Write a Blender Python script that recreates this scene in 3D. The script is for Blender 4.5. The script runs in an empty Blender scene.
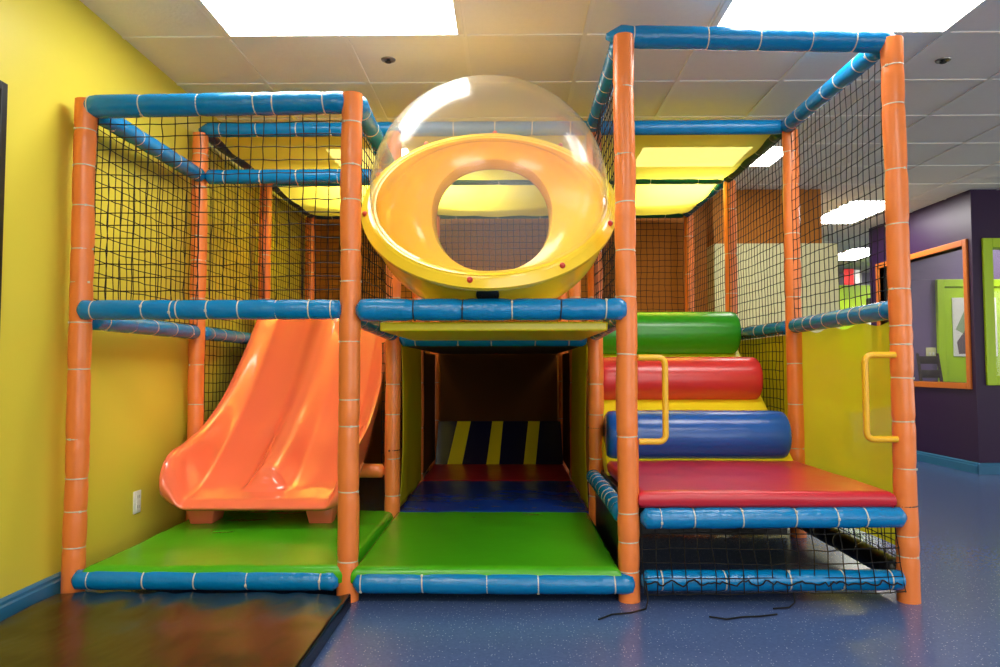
import bpy, bmesh, math, random
from mathutils import Vector, Matrix, noise
R = random.Random(7)
FILLF, FILLR, LAMP, EXPO = 150.0, 170.0, 16.5, .20
SC = bpy.context.scene
COL = SC.collection
V = Vector

# ------------------------------------------------------------------ materials
def srgb(r, g, b):
    def f(c):
        c /= 255.0
        return c / 12.92 if c <= 0.04045 else ((c + 0.055) / 1.055) ** 2.4
    return (f(r), f(g), f(b), 1.0)

def mat(name, col, rough=0.4, spec=0.5, bump=0.0, scale=8.0, detail=3.0, mottle=0.0, mscale=3.0, coat=0.0, metal=0.0, dist=0.02, stretch=None):
    m = bpy.data.materials.new(name); m.use_nodes = True
    nt = m.node_tree; b = nt.nodes['Principled BSDF']
    b.inputs['Base Color'].default_value = col
    b.inputs['Roughness'].default_value = rough
    b.inputs['Specular IOR Level'].default_value = spec
    b.inputs['Metallic'].default_value = metal
    b.inputs['Coat Weight'].default_value = coat
    b.inputs['Coat Roughness'].default_value = 0.08
    tc = nt.nodes.new('ShaderNodeTexCoord')
    src = tc.outputs['Object']
    if stretch:
        mp = nt.nodes.new('ShaderNodeMapping'); mp.inputs['Scale'].default_value = stretch
        nt.links.new(src, mp.inputs['Vector']); src = mp.outputs['Vector']
    if bump:
        n = nt.nodes.new('ShaderNodeTexNoise'); n.inputs['Scale'].default_value = scale; n.inputs['Detail'].default_value = detail
        nt.links.new(src, n.inputs['Vector'])
        bp = nt.nodes.new('ShaderNodeBump'); bp.inputs['Strength'].default_value = bump; bp.inputs['Distance'].default_value = dist
        nt.links.new(n.outputs['Fac'], bp.inputs['Height']); nt.links.new(bp.outputs['Normal'], b.inputs['Normal'])
    if mottle:
        n2 = nt.nodes.new('ShaderNodeTexNoise'); n2.inputs['Scale'].default_value = mscale; n2.inputs['Detail'].default_value = 4
        nt.links.new(src, n2.inputs['Vector'])
        mx = nt.nodes.new('ShaderNodeMix'); mx.data_type = 'RGBA'
        mx.inputs['A'].default_value = tuple(c * (1 - mottle) for c in col[:3]) + (1,)
        mx.inputs['B'].default_value = tuple(min(1, c * (1 + mottle)) for c in col[:3]) + (1,)
        nt.links.new(n2.outputs['Fac'], mx.inputs['Factor']); nt.links.new(mx.outputs['Result'], b.inputs['Base Color'])
    return m

def mat_sheer(name, col, transp, transl, rough=0.3, tint=None, gloss=0.06):
    """thin coloured vinyl: part see-through, part light-passing, part plain"""
    m = bpy.data.materials.new(name); m.use_nodes = True
    nt = m.node_tree; nt.nodes.remove(nt.nodes['Principled BSDF'])
    out = nt.nodes['Material Output']
    df = nt.nodes.new('ShaderNodeBsdfDiffuse'); df.inputs['Color'].default_value = col
    tl = nt.nodes.new('ShaderNodeBsdfTranslucent'); tl.inputs['Color'].default_value = col
    tr = nt.nodes.new('ShaderNodeBsdfTransparent'); tr.inputs['Color'].default_value = tint or col
    gl = nt.nodes.new('ShaderNodeBsdfGlossy'); gl.inputs['Roughness'].default_value = rough
    a = nt.nodes.new('ShaderNodeMixShader'); a.inputs[0].default_value = transl
    b = nt.nodes.new('ShaderNodeMixShader'); b.inputs[0].default_value = transp
    c = nt.nodes.new('ShaderNodeMixShader'); c.inputs[0].default_value = gloss
    L = nt.links.new
    L(df.outputs[0], a.inputs[1]); L(tl.outputs[0], a.inputs[2])
    L(a.outputs[0], b.inputs[1]); L(tr.outputs[0], b.inputs[2])
    L(b.outputs[0], c.inputs[1]); L(gl.outputs[0], c.inputs[2])
    L(c.outputs[0], out.inputs[0])
    return m

def mat_clear(name, haze, tint=(1, 1, 1, 1), ior=1.45, rough=0.03):
    m = bpy.data.materials.new(name); m.use_nodes = True
    nt = m.node_tree; nt.nodes.remove(nt.nodes['Principled BSDF'])
    out = nt.nodes['Material Output']; L = nt.links.new
    tr = nt.nodes.new('ShaderNodeBsdfTransparent'); tr.inputs['Color'].default_value = tint
    df = nt.nodes.new('ShaderNodeBsdfDiffuse'); df.inputs['Color'].default_value = (.9, .9, .88, 1)
    gl = nt.nodes.new('ShaderNodeBsdfGlossy'); gl.inputs['Roughness'].default_value = rough
    # Schlick reflectance, the same from both sides of the thin sheet
    lw0 = nt.nodes.new('ShaderNodeLayerWeight'); lw0.inputs['Blend'].default_value = .5
    pw = nt.nodes.new('ShaderNodeMath'); pw.operation = 'POWER'; pw.inputs[1].default_value = 3.5
    lw = nt.nodes.new('ShaderNodeMath'); lw.operation = 'MULTIPLY_ADD'; r0 = ((ior-1)/(ior+1))**2
    lw.inputs[1].default_value = 1-r0; lw.inputs[2].default_value = r0
    L(lw0.outputs['Facing'], pw.inputs[0]); L(pw.outputs[0], lw.inputs[0])
    a = nt.nodes.new('ShaderNodeMixShader'); a.inputs[0].default_value = haze
    b = nt.nodes.new('ShaderNodeMixShader')
    L(tr.outputs[0], a.inputs[1]); L(df.outputs[0], a.inputs[2])
    L(lw.outputs[0], b.inputs[0]); L(a.outputs[0], b.inputs[1]); L(gl.outputs[0], b.inputs[2])
    L(b.outputs[0], out.inputs[0])
    return m

def mat_emit(name, col, strength):
    m = bpy.data.materials.new(name); m.use_nodes = True
    b = m.node_tree.nodes['Principled BSDF']
    b.inputs['Base Color'].default_value = (.8, .8, .8, 1)
    b.inputs['Emission Color'].default_value = col
    b.inputs['Emission Strength'].default_value = strength
    return m

M = {}
M['orange'] = mat('orange_vinyl', srgb(236, 128, 60), .30, .5, .14, 22, mottle=.04)
M['blue'] = mat('blue_vinyl', srgb(0, 122, 184), .25, .5, .28, 26, mottle=.06)
M['black_vinyl'] = mat('black_vinyl', srgb(22, 22, 26), .35, .5, .2, 12)
M['green'] = mat('green_vinyl', srgb(70, 168, 22), .27, .5, .22, 5, mottle=.05)
M['mat_blue'] = mat('royal_blue_vinyl', srgb(14, 62, 160), .27, .5, .2, 5)
M['roll_blue'] = mat('blue_roll_vinyl', srgb(18, 84, 172), .25, .5, .22, 7)
M['red'] = mat('red_vinyl', srgb(196, 38, 52), .28, .5, .22, 6, mottle=.04)
M['roll_red'] = mat('red_roll_vinyl', srgb(212, 52, 50), .27, .5, .12, 6)
M['roll_green'] = mat('green_roll_vinyl', srgb(46, 152, 24), .27, .5, .12, 6)
M['yellow_pad'] = mat('yellow_pad_vinyl', srgb(246, 226, 36), .3, .5, .12, 6)
M['black_mat'] = mat('black_mat_vinyl', srgb(22, 17, 14), .24, .5, .45, 5, stretch=(1, .45, 1))
M['navy'] = mat('navy_foam_vinyl', srgb(24, 22, 62), .35, .5, .1, 8)
M['slide'] = mat('orange_slide_plastic', srgb(246, 118, 84), .13, .5, .0, coat=.5)
M['bowl'] = mat('yellow_bowl_plastic', srgb(255, 214, 52), .2, .5, .0, coat=.3)
M['handle'] = mat('yellow_handle_coating', srgb(238, 180, 36), .3)
M['tie'] = mat('white_nylon', srgb(206, 200, 180), .45)
M['net'] = mat('black_cord', srgb(14, 13, 14), .7, .3)
M['bolt'] = mat('red_cap', srgb(206, 62, 44), .35)
M['dark'] = mat('dark_rubber', srgb(18, 16, 14), .5)
M['deck'] = mat('deck_board', srgb(60, 44, 26), .7)
M['wall_yellow'] = mat('yellow_wall_paint', srgb(216, 202, 68), .42, .4, .05, 60, dist=.004)
M['wall_brown'] = mat('ochre_wall_paint', srgb(172, 104, 26), .6, .3)
M['purple'] = mat('purple_wall_paint', srgb(50, 27, 62), .42, .3, .05, 60, dist=.004)
M['party'] = mat('lit_purple_paint', srgb(112, 92, 132), .4)  # same purple paint, lightened in colour to stand in for light on it
M['cream'] = mat('cream_wall_paint', srgb(216, 211, 162), .5)
M['lavender'] = mat('lavender_wall_paint', srgb(196, 190, 214), .6)
M['lime'] = mat('lime_paint', srgb(176, 212, 16), .4)
M['beige'] = mat('beige_wall_paint', srgb(206, 198, 170), .6)
M['frame_orange'] = mat('orange_frame_paint', srgb(198, 104, 30), .4)
M['base_blue'] = mat('blue_baseboard_paint', srgb(44, 108, 146), .35)
M['white'] = mat('white_paint', srgb(232, 230, 222), .4)
M['tbar'] = mat('ceiling_bar_paint', srgb(236, 234, 226), .5)
M['chrome'] = mat('brushed_steel', srgb(150, 148, 142), .3, metal=1)
M['black_frame'] = mat('black_frame_paint', srgb(16, 15, 18), .35)
M['screen'] = mat('dark_panel_glass', srgb(30, 28, 34), .1)
M['wood'] = mat('dark_chair_wood', srgb(52, 34, 28), .4)
M['red_sign'] = mat('red_sign_paint', srgb(214, 50, 46), .4)
M['roof'] = mat_sheer('yellow_roof_vinyl', srgb(244, 228, 84), .05, .62, .35, tint=srgb(255, 240, 150), gloss=.05)
M['sheer'] = mat_sheer('yellow_clear_vinyl', srgb(250, 234, 48), .2, .55, .06, tint=srgb(250, 232, 70), gloss=.08)
M['sheet'] = mat_sheer('yellow_panel_vinyl', srgb(214, 192, 20), .02, .25, .35, gloss=.05)
M['dome'] = mat_clear('clear_dome_plastic', .14, (.97, .97, .95, 1), 1.5, .2)  # pale diffuse haze stands in for soft reflections on the plastic
M['glass'] = mat_clear('window_glass', .01, (.96, .97, .97, 1), 1.45, .01)
M['lamp'] = mat_emit('lamp_diffuser', (1.0, .96, .88, 1), LAMP)
M['lamp_far'] = mat_emit('far_lamp_diffuser', (1.0, .97, .94, 1), 22.0)

def floor_mat():
    m = mat('speckled_blue_floor', srgb(78, 98, 142), .24, .5, .06, 40, dist=.003)
    nt = m.node_tree; b = nt.nodes['Principled BSDF']; L = nt.links.new
    tc = nt.nodes.new('ShaderNodeTexCoord')
    v = nt.nodes.new('ShaderNodeTexVoronoi'); v.inputs['Scale'].default_value = 85
    L(tc.outputs['Object'], v.inputs['Vector'])
    r = nt.nodes.new('ShaderNodeValToRGB')
    r.color_ramp.elements[0].position = .14; r.color_ramp.elements[0].color = (1, 1, 1, 1)
    r.color_ramp.elements[1].position = .24; r.color_ramp.elements[1].color = (0, 0, 0, 1)
    L(v.outputs['Distance'], r.inputs['Fac'])
    sep = nt.nodes.new('ShaderNodeSeparateColor'); L(v.outputs['Color'], sep.inputs[0])
    gt = nt.nodes.new('ShaderNodeMath'); gt.operation = 'GREATER_THAN'; gt.inputs[1].default_value = .55
    L(sep.outputs[0], gt.inputs[0])
    mu = nt.nodes.new('ShaderNodeMath'); mu.operation = 'MULTIPLY'
    L(r.outputs['Color'], mu.inputs[0]); L(gt.outputs[0], mu.inputs[1])
    mu2 = nt.nodes.new('ShaderNodeMath'); mu2.operation = 'MULTIPLY'; mu2.inputs[1].default_value = .5
    L(mu.outputs[0], mu2.inputs[0])
    n = nt.nodes.new('ShaderNodeTexNoise'); n.inputs['Scale'].default_value = 90; n.inputs['Detail'].default_value = 5
    L(tc.outputs['Object'], n.inputs['Vector'])
    mx = nt.nodes.new('ShaderNodeMix'); mx.data_type = 'RGBA'
    mx.inputs['A'].default_value = srgb(56, 74, 116); mx.inputs['B'].default_value = srgb(80, 100, 144)
    L(n.outputs['Fac'], mx.inputs['Factor'])
    m2 = nt.nodes.new('ShaderNodeMix'); m2.data_type = 'RGBA'; m2.inputs['B'].default_value = srgb(190, 202, 222)
    L(mu2.outputs[0], m2.inputs['Factor']); L(mx.outputs['Result'], m2.inputs['A'])
    L(m2.outputs['Result'], b.inputs['Base Color'])
    return m
M['floor'] = floor_mat()

def ceil_mat():
    m = mat('ceiling_tile', srgb(234, 232, 224), .8, .2, .3, 60, dist=.004, mottle=.03, mscale=30)
    return m
M['ceil'] = ceil_mat()

# ------------------------------------------------------------------ mesh helpers
class MB:
    def __init__(s): s.v = []; s.f = []; s.m = []
    def add(s, vs, fs, mi=0):
        o = len(s.v); s.v += [tuple(p) for p in vs]
        for f in fs: s.f.append(tuple(i + o for i in f)); s.m.append(mi)
    def box(s, x0, x1, y0, y1, z0, z1, mi=0):
        vs = [(x0,y0,z0),(x1,y0,z0),(x1,y1,z0),(x0,y1,z0),(x0,y0,z1),(x1,y0,z1),(x1,y1,z1),(x0,y1,z1)]
        s.add(vs, [(3,2,1,0),(4,5,6,7),(0,1,5,4),(1,2,6,5),(2,3,7,6),(3,0,4,7)], mi)
    def tube(s, pts, rads, n=16, cap=True, mi=0, up=None):
        """swept circle through points; rads one number or a list"""
        pts = [V(p) for p in pts]; k = len(pts)
        if not isinstance(rads, (list, tuple)): rads = [rads] * k
        rings = []; prev = None
        for i in range(k):
            t = (pts[min(i+1, k-1)] - pts[max(i-1, 0)]).normalized()
            if prev is None:
                a = up or (V((0,0,1)) if abs(t.z) < .9 else V((1,0,0)))
                u = (a - t * a.dot(t)).normalized()
            else:
                u = (prev - t * prev.dot(t)).normalized()
            prev = u; w = t.cross(u)
            rings.append([pts[i] + (u * math.cos(2*math.pi*j/n) + w * math.sin(2*math.pi*j/n)) * rads[i] for j in range(n)])
        vs = [p for r in rings for p in r]; fs = []
        for i in range(k-1):
            for j in range(n):
                a = i*n+j; b = i*n+(j+1) % n
                fs.append((a, b, b+n, a+n))
        if cap:
            fs.append(tuple(range(n-1, -1, -1))); fs.append(tuple((k-1)*n + j for j in range(n)))
        s.add(vs, fs, mi)
    def grid(s, fn, nu, nv, mi=0, wrap=False):
        vs = [fn(i/nu, j/nv) for j in range(nv+1) for i in range(nu + (0 if wrap else 1))]
        w = nu if wrap else nu+1; fs = []
        for j in range(nv):
            for i in range(nu):
                a = j*w+i; b = j*w+(i+1) % w if wrap else a+1
                fs.append((a, b, b+w, a+w))
        s.add(vs, fs, mi)
    def sphere(s, c, r, n=12, sc=(1,1,1), mi=0):
        c = V(c)
        vs = [c + V((0,0,r*sc[2]))]
        for i in range(1, n//2):
            a = math.pi*i/(n//2)
            for j in range(n):
                b = 2*math.pi*j/n
                vs.append(c + V((r*sc[0]*math.sin(a)*math.cos(b), r*sc[1]*math.sin(a)*math.sin(b), r*sc[2]*math.cos(a))))
        vs.append(c - V((0,0,r*sc[2]))); fs = []
        k = n//2-1
        for j in range(n):
            fs.append((0, 1+j, 1+(j+1) % n))
            for i in range(k-1):
                a = 1+i*n+j; b = 1+i*n+(j+1) % n
                fs.append((a, a+n, b+n, b))
            fs.append((1+(k-1)*n+j, len(vs)-1, 1+(k-1)*n+(j+1) % n))
        s.add(vs, fs, mi)
    def build(s, name, mats, parent=None, smooth=True, bevel=0, solid=0, weld=False, angle=40, origin=None, seg=2):
        me = bpy.data.meshes.new(name)
        if origin is None:
            if parent is not None: origin = V((0,0,0))
            else:
                lo = [min(v[i] for v in s.v) for i in range(3)]; hi = [max(v[i] for v in s.v) for i in range(3)]
                origin = V(((lo[0]+hi[0])/2, (lo[1]+hi[1])/2, lo[2]))
        org = V(origin) + (parent_loc(parent) if parent is not None else V((0,0,0)))
        me.from_pydata([tuple(V(v) - org) for v in s.v], [], s.f)
        if not isinstance(mats, (list, tuple)): mats = [mats]
        for m in mats: me.materials.append(m)
        for p, mi in zip(me.polygons, s.m): p.material_index = mi
        bm = bmesh.new(); bm.from_mesh(me)
        if weld: bmesh.ops.remove_doubles(bm, verts=bm.verts, dist=1e-5)
        bmesh.ops.recalc_face_normals(bm, faces=bm.faces)
        if bevel:
            es = [e for e in bm.edges if len(e.link_faces) == 2 and e.calc_face_angle(0) > math.radians(30)]
            bmesh.ops.bevel(bm, geom=es, offset=bevel, segments=seg, profile=.5, affect='EDGES', clamp_overlap=True)
        bm.to_mesh(me); bm.free()
        if smooth:
            me.polygons.foreach_set('use_smooth', [True] * len(me.polygons))
            me.set_sharp_from_angle(angle=math.radians(angle))
        o = bpy.data.objects.new(name, me); COL.objects.link(o)
        if parent is not None: o.parent = parent; o.location = V(origin)
        else: o.location = org
        if solid:
            md = o.modifiers.new('thickness', 'SOLIDIFY'); md.thickness = solid; md.offset = 0
        return o

def parent_loc(p):
    l = V(p.location)
    return l + parent_loc(p.parent) if p.parent else l

def tag(o, label, cat, group=None):
    o['label'] = label; o['category'] = cat
    if group: o['group'] = group
    return o
def thing(name, loc, label, cat, group=None):
    o = bpy.data.objects.new(name, None); COL.objects.link(o); o.location = loc; o.empty_display_size = .1
    return tag(o, label, cat, group)
def struct(o): o['kind'] = 'structure'; return o

# ------------------------------------------------------------------ the module grid
X = [-1.882, -.693, .515, 1.702]
Y = [3.174, 4.374, 5.574, 6.845]
ZM, ZT, ZL, ZB, ZD = 1.252, 2.452, 2.167, .082, .356
H = 2.69
XW = -1.97          # yellow wall
RP, RR = .0465, .044

# ------------------------------------------------------------------ room shell
b = MB(); b.box(-2.1, 9, -3.2, 14, -.06, 0); struct(b.build('floor', M['floor'], smooth=False))
b = MB(); b.box(-2.1, 9, -3.2, 14, H, H+.06)
struct(b.build('ceiling', M['ceil'], smooth=False))
b = MB()
for k in range(-2, 16):
    x = -.218 + .61*k
    if x > XW: b.box(x-.012, x+.012, -3.1, 13.9, H-.006, H+.01)
for k in range(-11, 18):
    y = 3.63 + .61*k
    b.box(XW, 8.9, y-.012, y+.012, H-.0055, H+.01)
struct(b.build('trim_1', M['tbar'], smooth=False))
b = MB(); b.box(XW-.1, XW, -3.1, 7.2, 0, H); struct(b.build('wall_left', M['wall_yellow'], smooth=False))
b = MB(); b.box(XW, 1.95, 7.1, 7.2, 0, H); struct(b.build('wall_back', M['wall_brown'], smooth=False))
# unseen windows added for fill light: one behind the camera to the right, one along the right-hand wall
FZ0, FZ1 = .35, 2.45
def wall_hole(name, axis, p0, p1, a0, a1, b0, b1, m):
    b = MB()
    def bx(u0, u1, z0, z1):
        if axis == 'x': b.box(u0, u1, p0, p1, z0, z1)
        else: b.box(p0, p1, u0, u1, z0, z1)
    bx(a0, b0, 0, H); bx(b1, a1, 0, H); bx(b0, b1, 0, FZ0); bx(b0, b1, FZ1, H)
    struct(b.build(name, m, smooth=False))
FX0, FX1 = -.2, 5.8
RY0, RY1 = -2.4, 5.8
wall_hole('wall_front', 'x', -3.2, -3.1, -2.1, 9, FX0, FX1, M['beige'])
wall_hole('wall_right', 'y', 8.9, 9.0, -3.1, 14, RY0, RY1, M['beige'])
# boxed-out corner: cream below, ochre bulkhead above
b = MB(); b.box(1.95, 3.118, 6.86, 9.2, 0, 2.172); struct(b.build('wall_corner', M['cream'], smooth=False))
b = MB(); b.box(1.95, 2.968, 6.86, 9.2, 2.172, H); struct(b.build('wall_bulkhead', M['wall_brown'], smooth=False))
# far end of the building
b = MB(); b.box(1.9, 9, 13, 13.1, 0, H); struct(b.build('wall_far', M['lavender'], smooth=False))
b = MB(); b.box(4.6, 6.6, 12.2, 12.3, 0, 2.38); struct(b.build('wall_screen', M['lime'], smooth=False))
# purple party-room walls with the window opening
PX = 4.40; WY0, WY1, WZ0, WZ1 = 7.02, 8.62, .85, 2.17
b = MB()
b.box(PX, PX+.1, 6.9, WY0, 0, H); b.box(PX, PX+.1, WY1, 8.85, 0, H)
b.box(PX, PX+.1, WY0, WY1, 0, WZ0); b.box(PX, PX+.1, WY0, WY1, WZ1, H)
struct(b.build('wall_purple', M['purple'], smooth=False))
b = MB(); b.box(PX+.1, 8.9, 8.75, 8.85, 0, H); struct(b.build('wall_party_back', M['party'], smooth=False))
# wall facing the camera right of the corner, with its lime framed window
GX0, GX1, GZ0, GZ1 = 4.56, 5.7, .90, 2.15
b = MB()
b.box(PX+.1, GX0, 6.9, 7.0, 0, H); b.box(GX1, 8.9, 6.9, 7.0, 0, H)
b.box(GX0, GX1, 6.9, 7.0, 0, GZ0); b.box(GX0, GX1, 6.9, 7.0, GZ1, H)
struct(b.build('wall_corner_front', M['purple'], smooth=False))

def framed_window(name, axis, a0, a1, z0, z1, plane, w, d, m):
    root = bpy.data.objects.new(name, None); COL.objects.link(root); struct(root)
    root.location = (plane, (a0+a1)/2, z0) if axis == 'y' else ((a0+a1)/2, plane, z0)
    b = MB()
    def bx(p, q, r, s_, dd0, dd1):
        if axis == 'y': b.box(plane+dd0, plane+dd1, p, q, r, s_)
        else: b.box(p, q, plane+dd0, plane+dd1, r, s_)
    bx(a0-w, a0, z0-w, z1+w, -d, .1+d); bx(a1, a1+w, z0-w, z1+w, -d, .1+d)
    bx(a0, a1, z0-w, z0, -d, .1+d); bx(a0, a1, z1, z1+w, -d, .1+d)
    b.build('window_frame', m, root, smooth=False, bevel=.006)
    b = MB(); bx(a0, a1, z0, z1, .045, .053)
    b.build('window_glass', M['glass'], root, smooth=False)
framed_window('window_1', 'y', WY0, WY1, WZ0, WZ1, PX, .06, .02, M['frame_orange'])
framed_window('window_2', 'x', GX0+.02, GX1-.02, GZ0+.02, GZ1-.02, 6.9, .09, .025, M['lime'])

def fill_window(name, axis, plane, sgn, a0, a1, energy):
    r3 = bpy.data.objects.new(name, None); COL.objects.link(r3); struct(r3)
    r3.location = ((a0+a1)/2, plane, FZ0) if axis == 'x' else (plane, (a0+a1)/2, FZ0)
    def bx(b, u0, u1, d0, d1, z0, z1):
        lo, hi = min(plane+d0*sgn, plane+d1*sgn), max(plane+d0*sgn, plane+d1*sgn)
        if axis == 'x': b.box(u0, u1, lo, hi, z0, z1)
        else: b.box(lo, hi, u0, u1, z0, z1)
    b = MB()
    for i in range(6):
        x = a0 + (a1-a0)*i/5; bx(b, max(x-.03, a0), min(x+.03, a1), -.03, .07, FZ0+.05, FZ1-.05)
    bx(b, a0, a1, -.03, .07, FZ0, FZ0+.05); bx(b, a0, a1, -.03, .07, FZ1-.05, FZ1)
    b.build('window_frame', M['white'], r3, smooth=False)
    b = MB(); bx(b, a0, a1, .01, .018, FZ0, FZ1); b.build('window_glass', M['glass'], r3, smooth=False)
    fill = bpy.data.lights.new('fill_light', 'AREA'); fill.shape = 'RECTANGLE'; fill.size = a1-a0; fill.size_y = FZ1-FZ0  # area lamp added at the made-up window to brighten the room
    fill.energy = energy; fill.color = (1.0, .97, .94)
    do = bpy.data.objects.new('fill_light', fill); COL.objects.link(do)
    if axis == 'x': do.location = ((a0+a1)/2, plane-.1*sgn, (FZ0+FZ1)/2); do.rotation_euler = (math.radians(90), 0, 0)
    else: do.location = (plane-.1*sgn, (a0+a1)/2, (FZ0+FZ1)/2); do.rotation_euler = (math.radians(90), 0, math.radians(90))
fill_window('fill_window_3', 'x', -3.15, 1, FX0, FX1, FILLF)
fill_window('fill_window_4', 'y', 8.95, -1, RY0, RY1, FILLR)

# baseboards (stepped profile)
def baseboard(name, pts, nrm):
    b = MB(); prof = [(0, 0), (.018, 0), (.018, .075), (.012, .082), (.012, .094), (.006, .102), (0, .106)]
    p0, p1 = V(pts[0]), V(pts[1]); n = V(nrm)
    vs = [p + n*a + V((0, 0, z)) for p in (p0, p1) for a, z in prof]; k = len(prof)
    b.add(vs, [(i, i+1, i+1+k, i+k) for i in range(k-1)] + [tuple(range(k)), tuple(range(2*k-1, k-1, -1))])
    struct(b.build(name, M['base_blue'], smooth=False))
baseboard('baseboard_left', ((XW, -3.1, 0), (XW, 3.22, 0)), (1, 0, 0))
baseboard('baseboard_purple', ((PX, 6.88, 0), (PX, 8.85, 0)), (-1, 0, 0))
baseboard('baseboard_right', ((PX-.018, 6.9, 0), (8.9, 6.9, 0)), (0, -1, 0))

# ------------------------------------------------------------------ ceiling lights
def light_panel(x0, x1, y0, y1, label, lamp='lamp', grp='ceiling light panels'):
    t = thing('ceiling_light', ((x0+x1)/2, (y0+y1)/2, H), label, 'ceiling light', grp)
    b = MB(); w = .035; z0, z1 = H-.012, H-.001
    b.box(x0, x1, y0, y0+w, z0, z1); b.box(x0, x1, y1-w, y1, z0, z1)
    b.box(x0, x0+w, y0+w, y1-w, z0, z1); b.box(x1-w, x1, y0+w, y1-w, z0, z1)
    b.build('light_frame', M['white'], t, smooth=False, bevel=.003)
    b = MB(); b.box(x0+w, x1-w, y0+w, y1-w, H-.009, H-.002)
    b.build('diffuser', M[lamp], t, smooth=False)
LA, LB = (-1.438, -.218), (1.002, 2.222)
light_panel(*LA, 3.02, 3.63, 'glowing white ceiling panel above the left slide bay')
light_panel(*LB, 3.02, 3.63, 'glowing white ceiling panel above the blue top rail of the right bay')
light_panel(*LA, 5.46, 6.07, 'ceiling panel glowing through the yellow roof sheets on the left')
light_panel(*LB, 5.46, 6.07, 'ceiling panel glowing through the yellow roof sheets on the right')
light_panel(*LA, .58, 1.19, 'ceiling panel overhead on the left, before the play frame')
light_panel(*LB, .58, 1.19, 'ceiling panel overhead on the right, before the play frame')
light_panel(*LA, -1.86, -1.25, 'ceiling panel on the left near the front wall')
light_panel(*LB, -1.86, -1.25, 'ceiling panel on the right near the front wall')
light_panel(3.44, 4.05, 7.29, 8.51, 'long ceiling panel over the passage beside the purple wall', 'lamp_far')
light_panel(4.85, 5.46, 10.2, 11.42, 'far ceiling panel beyond the end of the purple wall', 'lamp_far')
light_panel(6.4, 7.01, 10.2, 11.42, 'extra ceiling panel added to brighten the far end', 'lamp_far')  # extra lamp added to brighten the far lavender wall
light_panel(5.6, 6.82, 7.6, 8.21, 'unseen ceiling panel added to light the purple party room', 'lamp_far')  # lamp added out of view to brighten the room behind the window

# sprinkler heads
for x, y, lab in ((-.655, 3.91, 'small round sprinkler head in the ceiling left of the dome'),
                  (2.40, 3.96, 'small round sprinkler head in the ceiling right of the tall corner post')):
    t = thing('sprinkler_head', (x, y, H), lab, 'sprinkler', 'ceiling sprinklers')
    b = MB(); prof = [(.0, -.001), (.040, -.001), (.038, -.006), (.026, -.007), (.022, -.002), (.0, -.002)]
    vs = []; n = 24
    for r, z in prof:
        vs += [(x + r*math.cos(2*math.pi*j/n), y + r*math.sin(2*math.pi*j/n), H+z) for j in range(n)]
    b.add(vs, [(i*n+j, i*n+(j+1) % n, (i+1)*n+(j+1) % n, (i+1)*n+j) for i in range(len(prof)-1) for j in range(n)])
    b.build('escutcheon', M['chrome'], t, weld=True)
    b = MB(); b.tube([(x, y, H-.002), (x, y, H-.012), (x, y, H-.013), (x, y, H-.017)], [.010, .008, .017, .017], 14)
    b.build('deflector', M['dark'], t)

# wall outlet on the yellow wall
t = thing('wall_outlet', (XW, 3.85, .216), 'white double wall outlet low on the yellow wall', 'outlet')
b = MB(); b.box(XW, XW+.007, 3.83, 3.905, .232, .350); b.build('cover_plate', M['white'], t, bevel=.003)
for zc in (.265, .317):
    b = MB(); b.box(XW+.006, XW+.011, 3.852, 3.884, zc-.021, zc+.021)
    b.box(XW+.0105, XW+.0115, 3.859, 3.862, zc-.006, zc+.010, 1); b.box(XW+.0105, XW+.0115, 3.874, 3.877, zc-.006, zc+.010, 1)
    b.build('socket', [M['white'], M['dark']], t, bevel=0, smooth=False)
# black framed board at the left edge
t = thing('framed_board', (XW, 2.0, .6), 'black-edged board hung on the yellow wall at the left edge', 'wall board')
b = MB(); fx0, fx1, fy0, fy1, fz0, fz1 = XW+.002, XW+.03, 1.2, 2.755, .55, 2.10
w = .035
b.box(fx0, fx1, fy0, fy0+w, fz0, fz1); b.box(fx0, fx1, fy1-w, fy1, fz0, fz1)
b.box(fx0, fx1, fy0+w, fy1-w, fz0, fz0+w); b.box(fx0, fx1, fy0+w, fy1-w, fz1-w, fz1)
b.build('board_frame', M['black_frame'], t, smooth=False, bevel=.003)
b = MB(); b.box(fx0, fx0+.012, fy0+w, fy1-w, fz0+w, fz1-w); b.build('board_face', M['screen'], t, smooth=False)

# ------------------------------------------------------------------ party room contents
d = bpy.data.objects.new('door_1', None); COL.objects.link(d); d.location = (5.6, 8.75, 0); struct(d)
b = MB(); dy = 8.75
b.box(5.12, 5.21, dy-.05, dy, 0, 2.05); b.box(6.08, 6.17, dy-.05, dy, 0, 2.05); b.box(5.21, 6.08, dy-.05, dy, 1.96, 2.05)
b.build('door_frame', M['lime'], d, smooth=False, bevel=.008)
b = MB(); b.box(5.21, 6.08, dy-.03, dy-.002, .01, 1.96); b.build('door_leaf', M['lime'], d, smooth=False)
t = thing('poster', (5.56, dy-.04, 1.13), 'white poster with grey and green shapes on the lime door', 'poster')
b = MB(); b.box(5.30, 5.82, dy-.038, dy-.031, 1.13, 1.83); b.build('poster_sheet', M['white'], t, smooth=False)
b = MB()
b.add([(5.33, dy-.0395, 1.45), (5.46, dy-.0395, 1.72), (5.50, dy-.0395, 1.50), (5.42, dy-.0395, 1.40)], [(0, 1, 2, 3)], 0)
b.add([(5.36, dy-.0395, 1.16), (5.34, dy-.0395, 1.30), (5.44, dy-.0395, 1.44), (5.58, dy-.0395, 1.36), (5.70, dy-.0395, 1.16)], [(0, 1, 2, 3, 4)], 1)
b.build('printed_shapes', [mat('print_sage', srgb(150, 168, 130), .6), mat('print_grey', srgb(110, 92, 96), .6)], t, smooth=False)
t = thing('light_switch', (5.055, dy, 1.08), 'cream switch plate on the purple wall beside the lime door', 'light switch')
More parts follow.
